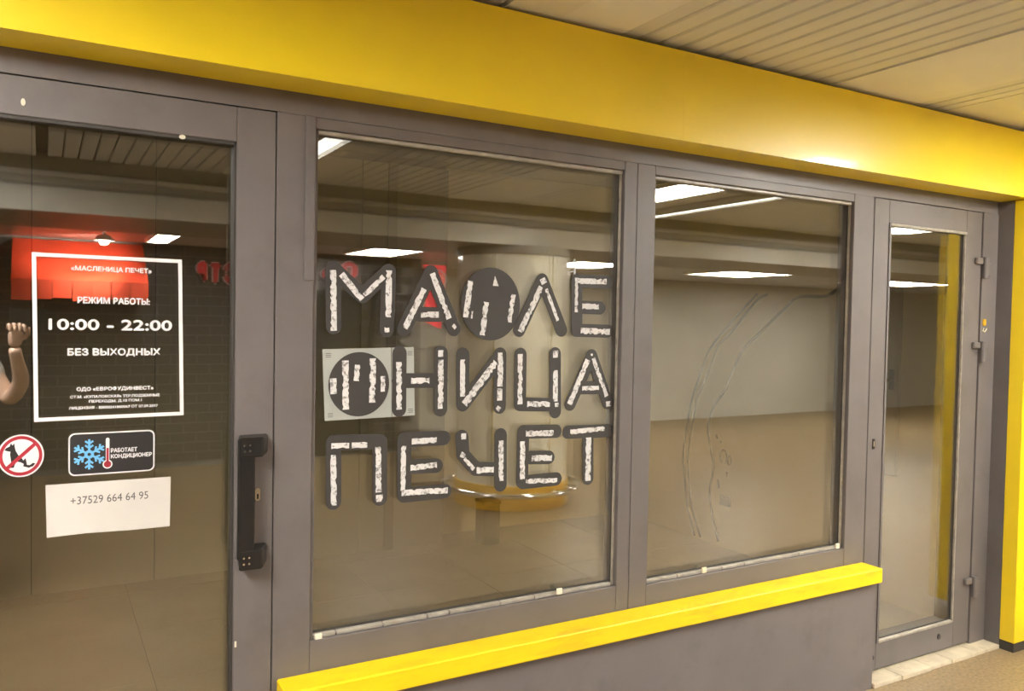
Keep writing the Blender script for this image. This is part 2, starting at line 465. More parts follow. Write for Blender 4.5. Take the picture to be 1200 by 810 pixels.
LETTERS = [
    ('М', 'first letter of the top row', [(0.733, 1.69, 0.737, 1.526), (0.733, 1.694, 0.822, 1.619), (0.822, 1.619, 0.905, 1.694), (0.905, 1.694, 0.901, 1.518)], [(0.733, 1.69, 0.737, 1.513, 0.019), (0.758, 1.68, 0.822, 1.607, 0.019), (0.829, 1.619, 0.889, 1.678, 0.016), (0.905, 1.697, 0.906, 1.556, 0.02), (0.894, 1.517, 0.909, 1.518, 0.017)]),
    ('А', 'second letter of the top row', [(1.044, 1.697, 0.957, 1.521), (1.044, 1.697, 1.126, 1.523), (1.008, 1.567, 1.077, 1.567)], [(1.021, 1.646, 0.96, 1.523, 0.02), (1.048, 1.695, 1.108, 1.555, 0.019), (1.012, 1.566, 1.072, 1.567, 0.019), (1.121, 1.535, 1.132, 1.526, 0.013)]),
    ('Л', 'fourth glyph of the top row', [(1.451, 1.69, 1.365, 1.522), (1.451, 1.69, 1.532, 1.524)], [(1.447, 1.668, 1.368, 1.516, 0.021), (1.45, 1.696, 1.459, 1.679, 0.022), (1.466, 1.661, 1.516, 1.556, 0.013)]),
    ('Е', 'last letter of the top row', [(1.591, 1.696, 1.595, 1.524), (1.591, 1.694, 1.722, 1.694), (1.593, 1.604, 1.691, 1.603), (1.595, 1.524, 1.724, 1.522)], [(1.589, 1.704, 1.59, 1.586, 0.014), (1.591, 1.693, 1.716, 1.696, 0.02), (1.615, 1.607, 1.685, 1.608, 0.02), (1.611, 1.522, 1.735, 1.52, 0.022), (1.579, 1.768, 1.581, 1.716, 0.008), (1.553, 1.722, 1.582, 1.726, 0.004)]),
    ('Н', 'beside the disc in the middle row', [(0.944, 1.447, 0.945, 1.275), (0.943, 1.363, 1.085, 1.361), (1.083, 1.447, 1.084, 1.27)], [(0.942, 1.42, 0.945, 1.275, 0.019), (0.983, 1.362, 1.044, 1.361, 0.019), (1.081, 1.456, 1.081, 1.435, 0.018), (1.082, 1.426, 1.084, 1.272, 0.02)]),
    ('И', 'third glyph of the middle row', [(1.159, 1.442, 1.162, 1.283), (1.162, 1.283, 1.295, 1.438), (1.295, 1.442, 1.296, 1.27)], [(1.158, 1.426, 1.16, 1.308, 0.018), (1.167, 1.283, 1.279, 1.417, 0.024), (1.296, 1.448, 1.296, 1.337, 0.021), (1.295, 1.331, 1.295, 1.291, 0.019), (1.285, 1.27, 1.297, 1.261, 0.015)]),
    ('Ц', 'fourth glyph of the middle row', [(1.372, 1.441, 1.373, 1.276), (1.373, 1.276, 1.512, 1.269), (1.508, 1.443, 1.513, 1.246)], [(1.37, 1.443, 1.373, 1.276, 0.019), (1.401, 1.275, 1.49, 1.273, 0.02), (1.509, 1.454, 1.51, 1.43, 0.021), (1.51, 1.387, 1.512, 1.281, 0.019), (1.517, 1.276, 1.518, 1.262, 0.015)]),
    ('А', 'last letter of the middle row', [(1.66, 1.436, 1.573, 1.269), (1.66, 1.436, 1.733, 1.268), (1.611, 1.325, 1.698, 1.323)], [(1.643, 1.422, 1.57, 1.269, 0.021), (1.666, 1.427, 1.727, 1.292, 0.017), (1.622, 1.322, 1.693, 1.323, 0.016), (1.733, 1.274, 1.734, 1.256, 0.023), (1.655, 1.441, 1.663, 1.438, 0.008)]),
    ('П', 'first letter of the bottom row', [(0.741, 1.183, 0.743, 1.009), (0.741, 1.185, 0.884, 1.18), (0.884, 1.179, 0.887, 1.007)], [(0.74, 1.149, 0.744, 0.999, 0.018), (0.734, 1.175, 0.788, 1.174, 0.017), (0.796, 1.173, 0.844, 1.173, 0.018), (0.879, 1.164, 0.882, 1.026, 0.019), (0.885, 1.018, 0.885, 0.997, 0.022)]),
    ('Е', 'second letter of the bottom row', [(0.963, 1.178, 0.966, 1.012), (0.963, 1.181, 1.097, 1.179), (0.964, 1.097, 1.072, 1.093), (0.966, 1.009, 1.104, 1.01)], [(0.961, 1.162, 0.961, 1.024, 0.017), (0.988, 1.174, 1.072, 1.174, 0.019), (0.985, 1.092, 1.074, 1.095, 0.019), (0.957, 1.017, 1.113, 1.012, 0.019)]),
    ('Ч', 'third letter of the bottom row', [(1.16, 1.179, 1.166, 1.121), (1.166, 1.121, 1.212, 1.073), (1.212, 1.073, 1.302, 1.064), (1.302, 1.177, 1.305, 1.013)], [(1.166, 1.19, 1.166, 1.171, 0.018), (1.157, 1.124, 1.172, 1.117, 0.018), (1.17, 1.109, 1.205, 1.072, 0.014), (1.215, 1.067, 1.278, 1.065, 0.022), (1.303, 1.159, 1.306, 1.026, 0.019)]),
    ('Е', 'fourth letter of the bottom row', [(1.388, 1.18, 1.387, 1.017), (1.388, 1.183, 1.518, 1.179), (1.39, 1.097, 1.491, 1.091), (1.391, 1.014, 1.522, 1.015)], [(1.386, 1.152, 1.387, 1.025, 0.02), (1.398, 1.177, 1.507, 1.174, 0.021), (1.422, 1.093, 1.503, 1.089, 0.021), (1.401, 1.017, 1.526, 1.01, 0.017)]),
    ('Т', 'last letter of the bottom row', [(1.567, 1.173, 1.742, 1.169), (1.651, 1.166, 1.655, 1.006)], [(1.576, 1.173, 1.721, 1.178, 0.018), (1.653, 1.15, 1.654, 0.998, 0.024)]),
]
GY = 0.030              # outer face of the outer panes
def double_glazing(x0, x1, z0, z1, parent, g=GY):
    B('outer_pane', (x0, x1, g, g + 0.004, z0, z1), 'glass', parent)
    B('inner_pane', (x0, x1, g + 0.026, g + 0.030, z0, z1), 'glass', parent)

def beads(x0, x1, z0, z1, parent, cracks=0, g=GY):
    w = 0.012
    B('glazing_bead', (x0, x0 + w, g - 0.018, g, z0, z1), 'grey', parent)
    B('glazing_bead', (x1 - 0.006, x1, g - 0.014, g, z0, z1), 'bead', parent, 0.002)
    B('glazing_bead', (x0, x1, g - 0.018, g, z1 - w, z1), 'bead', parent, 0.002)
    cuts = [x0 + w] + [x0 + (x1 - x0) * (k + random.uniform(0.2, 0.8)) / (cracks + 1) for k in range(cracks)] + [x1 - w]
    for a, b in zip(cuts[:-1], cuts[1:]):
        B('glazing_bead', (a + 0.0015, b - 0.0015, g - 0.018, g, z0, z0 + w), 'bead', parent, 0.002)
    B('gasket', [(x0 + w, x0 + w + 0.004, g - 0.003, g - 0.0005, z0, z1), (x1 - 0.008, x1 - 0.006, g - 0.003, g - 0.0005, z0, z1),
                 (x0, x1, g - 0.003, g - 0.0005, z0 + w, z0 + w + 0.004)], 'gasket', parent)

def window(name, fx0, fx1, gx0, gx1, gz0, gz1, label, clips, cracks):
    w = struct(empty(name, ((fx0 + fx1) / 2, 0.0, 0.53)), label, 'window')
    B('frame_stile', (fx0, gx0, 0.0, 0.08, 0.47, 2.118), 'grey', w, 0.002)
    B('frame_stile', (gx1, fx1, 0.0, 0.08, 0.47, 2.118), 'grey', w, 0.002)
    B('frame_rail', (gx0, gx1, 0.001, 0.08, 0.47, gz0), 'grey', w, 0.002)
    B('frame_rail', (gx0, gx1, 0.001, 0.08, gz1, 2.118), 'grey', w, 0.002)
    double_glazing(gx0 - 0.005, gx1 + 0.005, gz0 - 0.005, gz1 + 0.005, w)
    beads(gx0, gx1, gz0, gz1, w, cracks)
    for cx, cz in clips:
        c = B('corner_clip', (cx - 0.011, cx + 0.011, 0.004, 0.012, cz - 0.011, cz + 0.011), 'white_plastic', w, 0.002)
        c['label'] = 'small white plastic clip'
    return w

w1 = window('window_1', 0.5615, 1.8208, 0.668, 1.766, 0.618, 2.086, 'left shop window carrying the big peeling letters', [(0.696, 0.622), (1.531, 0.632)], 7)
w2 = window('window_2', 1.8222, 3.1160, 1.902, 2.986, 0.602, 2.084, 'right shop window next to the narrow glass door, without letters', [(2.191, 0.615), (2.951, 0.615)], 4)
# narrow cover strip on the upper part of the left window's stile
B('cover_strip', (0.640, 0.668, -0.007, 0.0, 1.655, 2.118), 'grey', w1, 0.002)

# left door
d1 = struct(empty('door_1', (0.0, 0.03, 0.0)), 'grey framed glass entrance door with a black pull handle and stickers', 'door')
DX0, DX1 = -0.56, 0.5585
gx0, gx1, gz0, gz1 = -0.452, 0.455, 0.135, 2.021
B('stile', (gx1, DX1, 0.0, 0.075, 0.02, 2.115), 'grey', d1, 0.002)
B('stile', (DX0, gx0, 0.0, 0.075, 0.02, 2.115), 'grey', d1, 0.002)
B('rail', (gx0, gx1, 0.0005, 0.075, gz1, 2.115), 'grey', d1, 0.002)
B('rail', (gx0, gx1, 0.0005, 0.075, 0.02, gz0), 'grey', d1, 0.002)
double_glazing(gx0 - 0.005, gx1 + 0.005, gz0 - 0.005, gz1 + 0.005, d1)
B('gasket', [(gx1 - 0.006, gx1, 0.006, GY, gz0, gz1), (gx0, gx1, 0.006, GY, gz1 - 0.008, gz1), (gx0, gx1, 0.006, GY, gz0, gz0 + 0.006)], 'gasket', d1)
# handle: flat black bar on two brackets
hb = bmesh.new()
box(hb, 0.452, 0.497, -0.064, -0.050, 0.895, 1.224)
h = obj('handle', hb, 'black', d1, 0.004)
for z0, z1 in ((1.172, 1.226), (0.868, 0.922)):
    bm = bmesh.new()
    prism(bm, [(0, 0), (0, 1), (1, 1), (1, 0)], 0, 1)
    for v in bm.verts:
        x, y, z = v.co
        v.co = (0.466 + 0.078 * x if y > 0.5 else 0.456 + 0.062 * x, -0.066 + 0.066 * y, z0 + (z1 - z0) * z)
    bk = obj('handle_bracket', bm, 'black', h, 0.004)
    bm = bmesh.new()
    for sx in (0.468, 0.482):
        tube(bm, [(sx, -0.066, z0 + 0.018), (sx, -0.0672, z0 + 0.018)], 0.0032, 8)
        tube(bm, [(sx, -0.066, z0 + 0.034), (sx, -0.0672, z0 + 0.034)], 0.0028, 8)
    obj('screw', bm, 'chrome', h)
bm = bmesh.new()
capsule(bm, 0.517, 1.047, 0.517, 1.070, 0.013, -0.004, 0.0)
lk = obj('lock_cylinder', bm, 'brass', d1)
B('keyhole', (0.5145, 0.5195, -0.0046, -0.003, 1.046, 1.060), 'black', d1)
bm = bmesh.new()
disc(bm, -0.041, 2.053, 0.005, 0.009, -0.003, 0.0, 12); disc(bm, 0.316, 2.016, 0.008, 0.006, -0.003, 0.001, 12)
c = obj('white_spot', bm, 'white_plastic', d1); c['label'] = 'small white spots on the grey door frame'  # two small white ovals near the top of the door
B('chip_screw', (0.459, 0.464, -0.002, 0.0, 0.640, 0.656), 'white_plastic', d1)
struct(B('trim_5', (-2.2, -0.565, 0.0, 0.09, 0.0, 2.118), 'grey'), 'grey frame post on the far side of the entrance door', 'frame')

# right door
d2 = struct(empty('door_2', (3.5, 0.03, 0.0)), 'narrow grey framed glass door beside the yellow post', 'door')
gx0, gx1, gz0, gz1 = 3.220, 3.796, 0.146, 2.013
B('stile', (3.1195, gx0, 0.0, 0.10, 0.028, 2.115), 'grey', d2, 0.002)
B('stile', (gx1, 3.921, 0.0, 0.10, 0.028, 2.115), 'grey', d2, 0.002)
B('rail', (gx0, gx1, 0.0005, 0.10, gz1, 2.115), 'grey', d2, 0.002)
B('rail', (gx0, gx1, 0.0005, 0.10, 0.028, gz0), 'grey', d2, 0.002)
B('frame_post', (3.924, 4.049, -0.006, 0.08, 0.0, 2.117), 'grey', d2, 0.002)
double_glazing(gx0 - 0.005, gx1 + 0.005, gz0 - 0.005, gz1 + 0.005, d2, 0.014)
beads(gx0, gx1, gz0, gz1, d2, 0, 0.014)
for zc in (1.855, 1.450, 0.305):
    hg = B('hinge', (3.865, 3.918, -0.016, 0.0, zc + 0.012, zc + 0.042), 'grey', d2, 0.004)
    B('hinge_plate', (3.923, 3.985, -0.016, -0.006, zc - 0.045, zc + 0.02), 'grey', hg, 0.004)
    bm = bmesh.new()
    tube(bm, [(3.935, -0.016, zc - 0.055), (3.935, -0.016, zc + 0.046)], 0.014, 14)
    obj('hinge_barrel', bm, 'grey', hg, smooth=False)
B('lock_plate', [(3.150, 3.166, -0.003, 0.0, 1.020, 1.066)], 'black', d2, 0.001)
B('keyhole', (3.155, 3.161, -0.004, -0.002, 1.032, 1.054), 'brass', d2)
bm = bmesh.new()
disc(bm, 3.683, 0.095, 0.011, 0.013, -0.004, 0.0, 14); disc(bm, 3.20, 0.086, 0.008, 0.010, -0.003, 0.0, 14)
obj('rail_plug', bm, 'gasket', d2)
# wax seal with a thread near the hinges
sl = empty('door_seal', (3.95, -0.006, 1.57))
tag(sl, 'small yellow seal tag with a white thread stuck on the right door frame', 'seal')
B('tag_body', (3.939, 3.962, -0.012, -0.006, 1.572, 1.604), 'base_yellow', sl, 0.002)
bm = bmesh.new()
tube(bm, [(3.945, -0.010, 1.560), (3.938, -0.011, 1.548), (3.950, -0.011, 1.540), (3.966, -0.010, 1.552), (3.972, -0.009, 1.558)], 0.003, 6)
obj('thread', bm, 'white_plastic', sl)

# pale stone tiles of the threshold
th = struct(empty('trim_6', (3.5, -0.05, 0.0)), 'strip of pale threshold tiles in front of the narrow door', 'threshold')
for a, b in ((3.10, 3.29), (3.29, 3.50), (3.50, 3.66), (3.66, 3.86), (3.86, 4.048)):
    B('tile', (a + 0.002, b - 0.002, -0.082 - random.uniform(0, 0.006), 0.06, 0.0, 0.020 + random.uniform(-0.002, 0.001)), 'tile', th, 0.002)
struct(B('trim_7', (4.052, 6.9, -0.146, -0.02, 0.0, 0.043), 'gasket'), 'dark skirting under the yellow post', 'baseboard')

# ------------------------------------------------------------------ lettering on the left window: one sticker per letter
SY = GY - 0.0005
STROKE = 0.046
NAMES = {'М': 'letter M', 'А': 'letter A', 'Л': 'letter L', 'Е': 'letter E', 'Н': 'letter N', 'И': 'letter I', 'Ц': 'letter TS', 'П': 'letter P', 'Ч': 'letter CH', 'Т': 'letter T'}
def foil_strip(parent, x0, z0, x1, z1, w, yb):
    """torn strip: long rectangle with slightly ragged long sides"""
    l = math.hypot(x1 - x0, z1 - z0)
    if l < 1e-4: return
    tx, tz = (x1 - x0) / l, (z1 - z0) / l
    nx, nz = -tz, tx
    n = max(2, int(l / 0.008))
    a, b = [], []
    for i in range(n + 1):
        t = i / n
        ja = 1 - (random.random() ** 4) * 0.55
        jb = 1 - (random.random() ** 4) * 0.55
        a.append((x0 + tx * l * t + nx * w / 2 * ja, z0 + tz * l * t + nz * w / 2 * ja))
        b.append((x0 + tx * l * t - nx * w / 2 * jb, z0 + tz * l * t - nz * w / 2 * jb))
    bm = bmesh.new()
    prism(bm, b + a[::-1], yb - 0.0008, yb)
    return obj('foil_strip', bm, 'foil', parent)

for ch, place, strokes, foils in LETTERS:
    xs = [s[0] for s in strokes] + [s[2] for s in strokes]
    zs = [s[1] for s in strokes] + [s[3] for s in strokes]
    e = empty('window_letter', ((min(xs) + max(xs)) / 2, SY, min(zs)))
    tag(e, 'dark vinyl Cyrillic %s with torn white foil, %s' % (ch, place), 'letter', 'peeling letters on the left shop window')
    bm = bmesh.new()
    for k, s in enumerate(strokes):
        capsule(bm, *s, STROKE, SY - 0.0010 - 0.00005 * k, SY)
    obj('vinyl_backing', bm, 'vinyl', e)
    for f in foils:
        foil_strip(e, *f, SY - 0.0013)

def disc_sticker(cx, cz, rx, rz, foils, label, y):
    e = empty('window_disc', (cx, y, cz - rz))
    tag(e, label, 'letter', 'peeling letters on the left shop window')
    bm = bmesh.new()
    disc(bm, cx, cz, rx, rz, y - 0.0010, y, 48)
    obj('vinyl_backing', bm, 'vinyl', e)
    for f in foils:
        foil_strip(e, *f, y - 0.0010)
    return e
disc_sticker(1.257, 1.605, 0.108, 0.118, [(1.181, 1.677, 1.166, 1.56, .020), (1.239, 1.611, 1.227, 1.504, .020), (1.339, 1.639, 1.326, 1.547, .018),
             (1.189, 1.581, 1.187, 1.557, .006)], 'large dark vinyl disc with upright foil scraps, third in the top row', SY - 0.0012)
e = bpy.data.objects['window_disc']
bm = bmesh.new(); prism(bm, [(1.262, 1.664), (1.283, 1.664), (1.269, 1.697)], SY - 0.0030, SY - 0.0022); obj('foil_scrap', bm, 'foil', e)
# pale square card behind the second disc
cd = empty('backing_card', (0.85, SY, 1.25))
tag(cd, 'pale square plastic card taped on the glass behind the lower disc', 'card')
bm = bmesh.new(); prism(bm, [(0.714, 1.250), (0.921, 1.253), (0.916, 1.464), (0.704, 1.459)], SY - 0.0004, SY); obj('card_sheet', bm, 'card', cd)
bm = bmesh.new(); prism(bm, [(0.923, 1.253), (0.997, 1.255), (0.990, 1.466), (0.918, 1.464)], SY - 0.0004, SY); obj('card_sheet', bm, 'card', cd)
for x, z in ((0.722, 1.442), (0.978, 1.447), (0.983, 1.270), (0.730, 1.266)):
    bm = bmesh.new()
    for k in range(3):
        box(bm, x - 0.008, x + 0.008, SY - 0.0005, SY - 0.0004, z - 0.006 + k * 0.005, z - 0.0045 + k * 0.005)
    obj('card_print', bm, 'grey_plastic', cd)['kind'] = 'stuff'
disc_sticker(0.817, 1.355, 0.094, 0.096, [(0.773, 1.426, 0.776, 1.281, .020), (0.858, 1.432, 0.858, 1.299, .020), (0.811, 1.413, 0.807, 1.365, .017),
             (0.737, 1.374, 0.739, 1.328, .020), (0.891, 1.378, 0.892, 1.331, .016)], 'dark vinyl disc with five foil scraps on the pale card', SY - 0.0008)

# ------------------------------------------------------------------ stickers on the entrance door
hs = empty('opening_hours_sign', (0.153, SY, 1.283))
tag(hs, 'white opening hours lettering in a white square border on the entrance door', 'sign')
bm = bmesh.new()
bar(bm, -0.0185, 1.698, -0.0130, 1.280, 0.0095, SY - 0.0006, SY); bar(bm, 0.3165, 1.698, 0.3235, 1.283, 0.0095, SY - 0.0006, SY)
bar(bm, -0.0136, 1.6932, 0.3118, 1.6932, 0.0095, SY - 0.0006, SY); bar(bm, -0.0083, 1.2850, 0.3187, 1.2875, 0.0095, SY - 0.0006, SY)
obj('border', bm, 'white_print', hs)
for s, x0, x1, z0, z1, mtl in (('«МАСЛЕНИЦА ПЕЧЕТ»', .062, .247, 1.656, 1.670, 0), ('РЕЖИМ РАБОТЫ:', .077, .243, 1.576, 1.592, 0),
        ('10:00 - 22:00', .014, .297, 1.509, 1.535, 0), ('БЕЗ ВЫХОДНЫХ', .055, .269, 1.441, 1.4615, 0),
        ('ОДО «ЕВРОФУДИНВЕСТ»', .075, .253, 1.3525, 1.3635, 0), ('СТ.М. «КУПАЛОВСКАЯ» ТЕР.ПОДЗЕМНЫЕ', .061, .268, 1.3345, 1.3425, 0),
        ('ПЕРЕХОДЫ, Д.10 ПОМ.1', .103, .225, 1.3225, 1.3305, 0), ('ЛИЦЕНЗИЯ - 50000241860067 ОТ 07.09.2017', .058, .264, 1.3065, 1.3145, 0)):
    text('text_line', s, x0, x1, z0, z1, SY - 0.0006, SY, 'white_print', hs, bold=0.045 * (z1 - z0))

ds = empty('no_dogs_sticker', (-0.0455, SY, 1.145))
tag(ds, 'round white no dogs sticker with a red ring and slash', 'sticker')
cx, cz, R = -0.0455, 1.198, 0.0525
bm = bmesh.new(); disc(bm, cx, cz, R * 0.94, R, SY - 0.0005, SY); obj('disc_sheet', bm, 'white_print', ds)
bm = bmesh.new(); ring(bm, cx, cz, R * 0.78, R * 0.93, SY - 0.0009, SY - 0.0004, k=0.94); obj('ring', bm, 'red_print', ds)
DOG = [(-.70, .30), (-.62, .40), (-.48, .46), (-.42, .62), (-.36, .50), (-.28, .60), (-.26, .42), (-.22, .25), (-.10, .02), (.02, -.08), (.10, -.22),
       (.20, -.12), (.24, -.30), (.26, -.44), (.38, -.46), (.52, -.36), (.62, -.40), (.52, -.52), (.34, -.58), (.10, -.50), (.12, -.38), (-.02, -.30),
       (-.18, -.26), (-.26, -.40), (-.30, -.54), (-.52, -.54), (-.50, -.46), (-.40, -.42), (-.42, -.20), (-.46, .08), (-.44, .22), (-.56, .24)]
bm = bmesh.new(); prism(bm, [(cx + a * R * .94, cz + b * R) for a, b in DOG], SY - 0.0008, SY - 0.0004); obj('dog_print', bm, 'black_print', ds)
bm = bmesh.new(); bar(bm, cx - R * .56, cz - R * .56, cx + R * .60, cz + R * .56, R * .16, SY - 0.0012, SY - 0.0008); obj('slash', bm, 'red_print', ds)

ac = empty('air_conditioning_sticker', (0.157, SY, 1.14))
tag(ac, 'black rounded sticker with a blue snowflake and red thermometer', 'sticker')
def rrect(x0, x1, z0, z1, r, n=6):
    pts = []
    for cxx, czz, a0 in ((x1 - r, z0 + r, -90), (x1 - r, z1 - r, 0), (x0 + r, z1 - r, 90), (x0 + r, z0 + r, 180)):
        for i in range(n + 1):
            a = radians(a0 + 90 * i / n)
            pts.append((cxx + r * cos(a), czz + r * sin(a)))
    return pts
bm = bmesh.new(); prism(bm, rrect(0.057, 0.257, 1.139, 1.2475, 0.015), SY - 0.0004, SY); obj('border', bm, 'white_print', ac)
bm = bmesh.new(); prism(bm, rrect(0.0605, 0.2535, 1.1425, 1.244, 0.012), SY - 0.0007, SY - 0.0003); obj('sheet', bm, 'black_print', ac)
bm = bmesh.new()
fx, fz, fr = 0.1035, 1.192, 0.0385
for k in range(6):
    a = radians(90 + 60 * k)
    d = (cos(a), sin(a))
    bar(bm, fx + d[0] * .1 * fr, fz + d[1] * .1 * fr, fx + d[0] * fr, fz + d[1] * fr, 0.0052, SY - 0.0010 - 0.00002 * k, SY - 0.0006)
    for t, l in ((0.42, 0.30), (0.70, 0.30)):
        for s in (-1, 1):
            b = a + s * radians(52)
            bar(bm, fx + d[0] * t * fr, fz + d[1] * t * fr, fx + d[0] * t * fr + cos(b) * l * fr, fz + d[1] * t * fr + sin(b) * l * fr, 0.0048, SY - 0.00095 + 0.00002 * s, SY - 0.0006)
ring(bm, fx, fz, 0.0055, 0.011, SY - 0.0012, SY - 0.0006, 16)
obj('snowflake', bm, 'blue_print', ac)
bm = bmesh.new(); capsule(bm, 0.1455, 1.228, 0.1455, 1.168, 0.0085, SY - 0.0010, SY - 0.0006); disc(bm, 0.1455, 1.164, 0.0115, 0.0115, SY - 0.0010, SY - 0.0006, 20)
obj('thermometer', bm, 'white_print', ac)
bm = bmesh.new(); bar(bm, 0.1455, 1.206, 0.1455, 1.168, 0.0052, SY - 0.0013, SY - 0.0009); disc(bm, 0.1455, 1.164, 0.0085, 0.0085, SY - 0.0013, SY - 0.0009, 20)
obj('mercury', bm, 'red_print', ac)
text('text_line', 'РАБОТАЕТ', 0.1535, 0.2145, 1.1935, 1.204, SY - 0.0010, SY - 0.0006, 'white_print', ac, bold=0.0005)
text('text_line', 'КОНДИЦИОНЕР', 0.1535, 0.2500, 1.1765, 1.1885, SY - 0.0010, SY - 0.0006, 'white_print', ac, bold=0.0005)

pn = empty('phone_note', (0.15, SY, 0.988))
tag(pn, 'white paper note with a printed telephone number on the entrance door', 'note')
bm = bmesh.new(); prism(bm, [(0.010, 0.989), (0.10, 0.9905), (0.20, 0.987), (0.295, 0.987), (0.297, 1.1195), (0.007, 1.121)], SY - 0.0006, SY); obj('paper_sheet', bm, 'paper', pn)
text('text_line', '+37529 664 64 95', 0.062, 0.242, 1.066, 1.086, SY - 0.0009, SY - 0.0005, 'ink', pn)

# ------------------------------------------------------------------ inside the empty shop
IZ = 0.05
fl = struct(empty('floor_shop', (1.5, 1.4, 0.0)), 'plain tiled floor of the empty shop behind the glass', 'floor')
B('grout_bed', (-2.2, 4.0, 0.09, 3.2, 0.0, IZ - 0.003), 'grout', fl)
bm = bmesh.new(); box(bm, 0.002, 0.598, 0.002, 0.598, IZ - 0.02, IZ); bmesh.ops.recalc_face_normals(bm, faces=bm.faces[:])
tile_me = bpy.data.meshes.new('floor_tile'); bm.to_mesh(tile_me); bm.free(); tile_me.materials.append(M['in_floor'])
for i in range(10):
    for j in range(5):
        o = obj('floor_tile', tile_me, None, fl)
        o.parent = None
        o.location = (-2.0 + i * 0.6, 0.09 + j * 0.6, random.uniform(-0.0008, 0.0008))
        o.parent = fl
        o.matrix_parent_inverse = fl.matrix_basis.inverted()
wb = struct(empty('wall_back', (1.5, 2.67, IZ)), 'beige panelled back wall of the empty shop', 'wall')
for a, b in ((-2.2, -1.25), (-1.25, -0.65), (-0.65, -0.05), (-0.05, 0.55), (0.55, 1.15), (1.15, 1.75), (1.75, 2.35)):
    B('wall_panel', (a + 0.003, b - 0.003, 2.67, 2.70, IZ, 2.55), 'in_panel', wb)
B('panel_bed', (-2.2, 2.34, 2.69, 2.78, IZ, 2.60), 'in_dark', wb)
B('brown_strip', (1.922, 1.982, 2.655, 2.67, IZ, 2.55), 'brown_strip', wb)  # narrow upright strip, darker brown than the wall panels
B('recess_wall', (2.34, 4.02, 2.86, 2.95, IZ, 2.60), 'in_wall', wb)
wr = struct(empty('wall_right', (4.0, 1.3, IZ)), 'beige right hand wall of the empty shop with sketched outlines', 'wall')
B('plaster', (4.0, 4.048, 0.09, 2.95, 0.0, 2.60), 'in_wall', wr)
def wall_line(pts, w=0.016):
    bm = bmesh.new()
    n = len(pts)
    lo, hi = [], []
    for i, (y, z) in enumerate(pts):
        a = pts[max(i - 1, 0)]; b = pts[min(i + 1, n - 1)]
        ty, tz = b[0] - a[0], b[1] - a[1]
        l = math.hypot(ty, tz) or 1
        ny, nz = -tz / l * w / 2, ty / l * w / 2
        lo.append((bm.verts.new((3.9985, y + ny, z + nz)), bm.verts.new((4.0005, y + ny, z + nz))))
        hi.append((bm.verts.new((3.9985, y - ny, z - nz)), bm.verts.new((4.0005, y - ny, z - nz))))
    for i in range(n - 1):
        bm.faces.new((lo[i][0], lo[i + 1][0], hi[i + 1][0], hi[i][0]))
        bm.faces.new((lo[i][0], lo[i][1], lo[i + 1][1], lo[i + 1][0]))
        bm.faces.new((hi[i][0], hi[i + 1][0], hi[i + 1][1], hi[i][1]))
    o = obj('sketched_line', bm, 'pencil', wr)
    return o
def smooth_pts(p, k=4):
    out = []
    for i in range(len(p) - 1):
        p0, p1, p2, p3 = p[max(i - 1, 0)], p[i], p[i + 1], p[min(i + 2, len(p) - 1)]
        for j in range(k):
            t = j / k
            out.append(tuple(0.5 * (2 * p1[c] + (p2[c] - p0[c]) * t + (2 * p0[c] - 5 * p1[c] + 4 * p2[c] - p3[c]) * t * t + (3 * p1[c] - p0[c] - 3 * p2[c] + p3[c]) * t ** 3) for c in (0, 1)))
    out.append(p[-1])
    return out
wall_line(smooth_pts([(1.489, 1.76), (1.67, 1.611), (1.903, 1.392), (1.989, 1.227), (2.085, 0.985), (2.152, 0.633), (2.125, 0.391), (2.103, 0.272), (2.016, 0.059)]), 0.018)
wall_line(smooth_pts([(1.403, 1.753), (1.509, 1.705), (1.713, 1.502), (1.829, 1.407), (1.929, 1.202), (2.032, 0.99), (2.099, 0.641), (2.081, 0.399), (2.039, 0.224), (1.955, 0.062)]), 0.018)
wall_line(smooth_pts([(0.848, 1.796), (0.958, 1.734), (1.152, 1.733), (1.268, 1.66), (1.437, 1.524), (1.587, 1.404), (1.667, 1.293), (1.747, 1.127), (1.847, 1.008), (1.908, 0.848), (1.878, 0.704), (1.848, 0.572), (1.875, 0.414), (1.853, 0.264), (1.781, 0.074)], 3), 0.020)
for cy, cz, ry, rz in ((1.754, 0.663, 0.030, 0.045), (1.700, 0.645, 0.018, 0.030)):
    wall_line([(cy + ry * cos(2 * pi * i / 18), cz + rz * sin(2 * pi * i / 18)) for i in range(19)], 0.012)
for a in ([(1.83, .80), (1.815, .775)], [(1.79, .76), (1.775, .755)], [(1.72, .565), (1.715, .53)], [(1.80, .50), (1.79, .44)]):
    wall_line(a, 0.014)
so = empty('wall_socket', (3.995, 1.72, 0.33)); tag(so, 'small grey square socket low on the shop wall beside the sketched lines', 'socket')
B('cover_plate', (3.985, 4.0, 1.672, 1.768, 0.333, 0.402), 'grey_plastic', so, 0.003)
B('socket_face', (3.982, 3.986, 1.695, 1.745, 0.35, 0.385), 'gasket', so, 0.001)
cb = empty('service_panel', (3.98, 0.6, 0.75)); tag(cb, 'pale service panel with a lever on the shop wall behind the narrow door', 'panel')
B('panel_door', (3.972, 4.0, 0.455, 0.80, 0.755, 1.80), 'in_panel', cb, 0.004)
bm = bmesh.new(); tube(bm, [(3.972, 0.49, 1.274), (3.945, 0.49, 1.274), (3.945, 0.56, 1.274)], 0.008, 8); box(bm, 3.966, 3.973, 0.475, 0.505, 1.22, 1.33)
obj('lever', bm, 'grey_plastic', cb)
fb = empty('floor_box', (2.62, 2.55, IZ)); tag(fb, 'grey box standing on the shop floor by the back wall', 'box')
B('box_body', (2.555, 2.675, 2.47, 2.60, IZ, IZ + 0.27), 'grey_plastic', fb, 0.004)
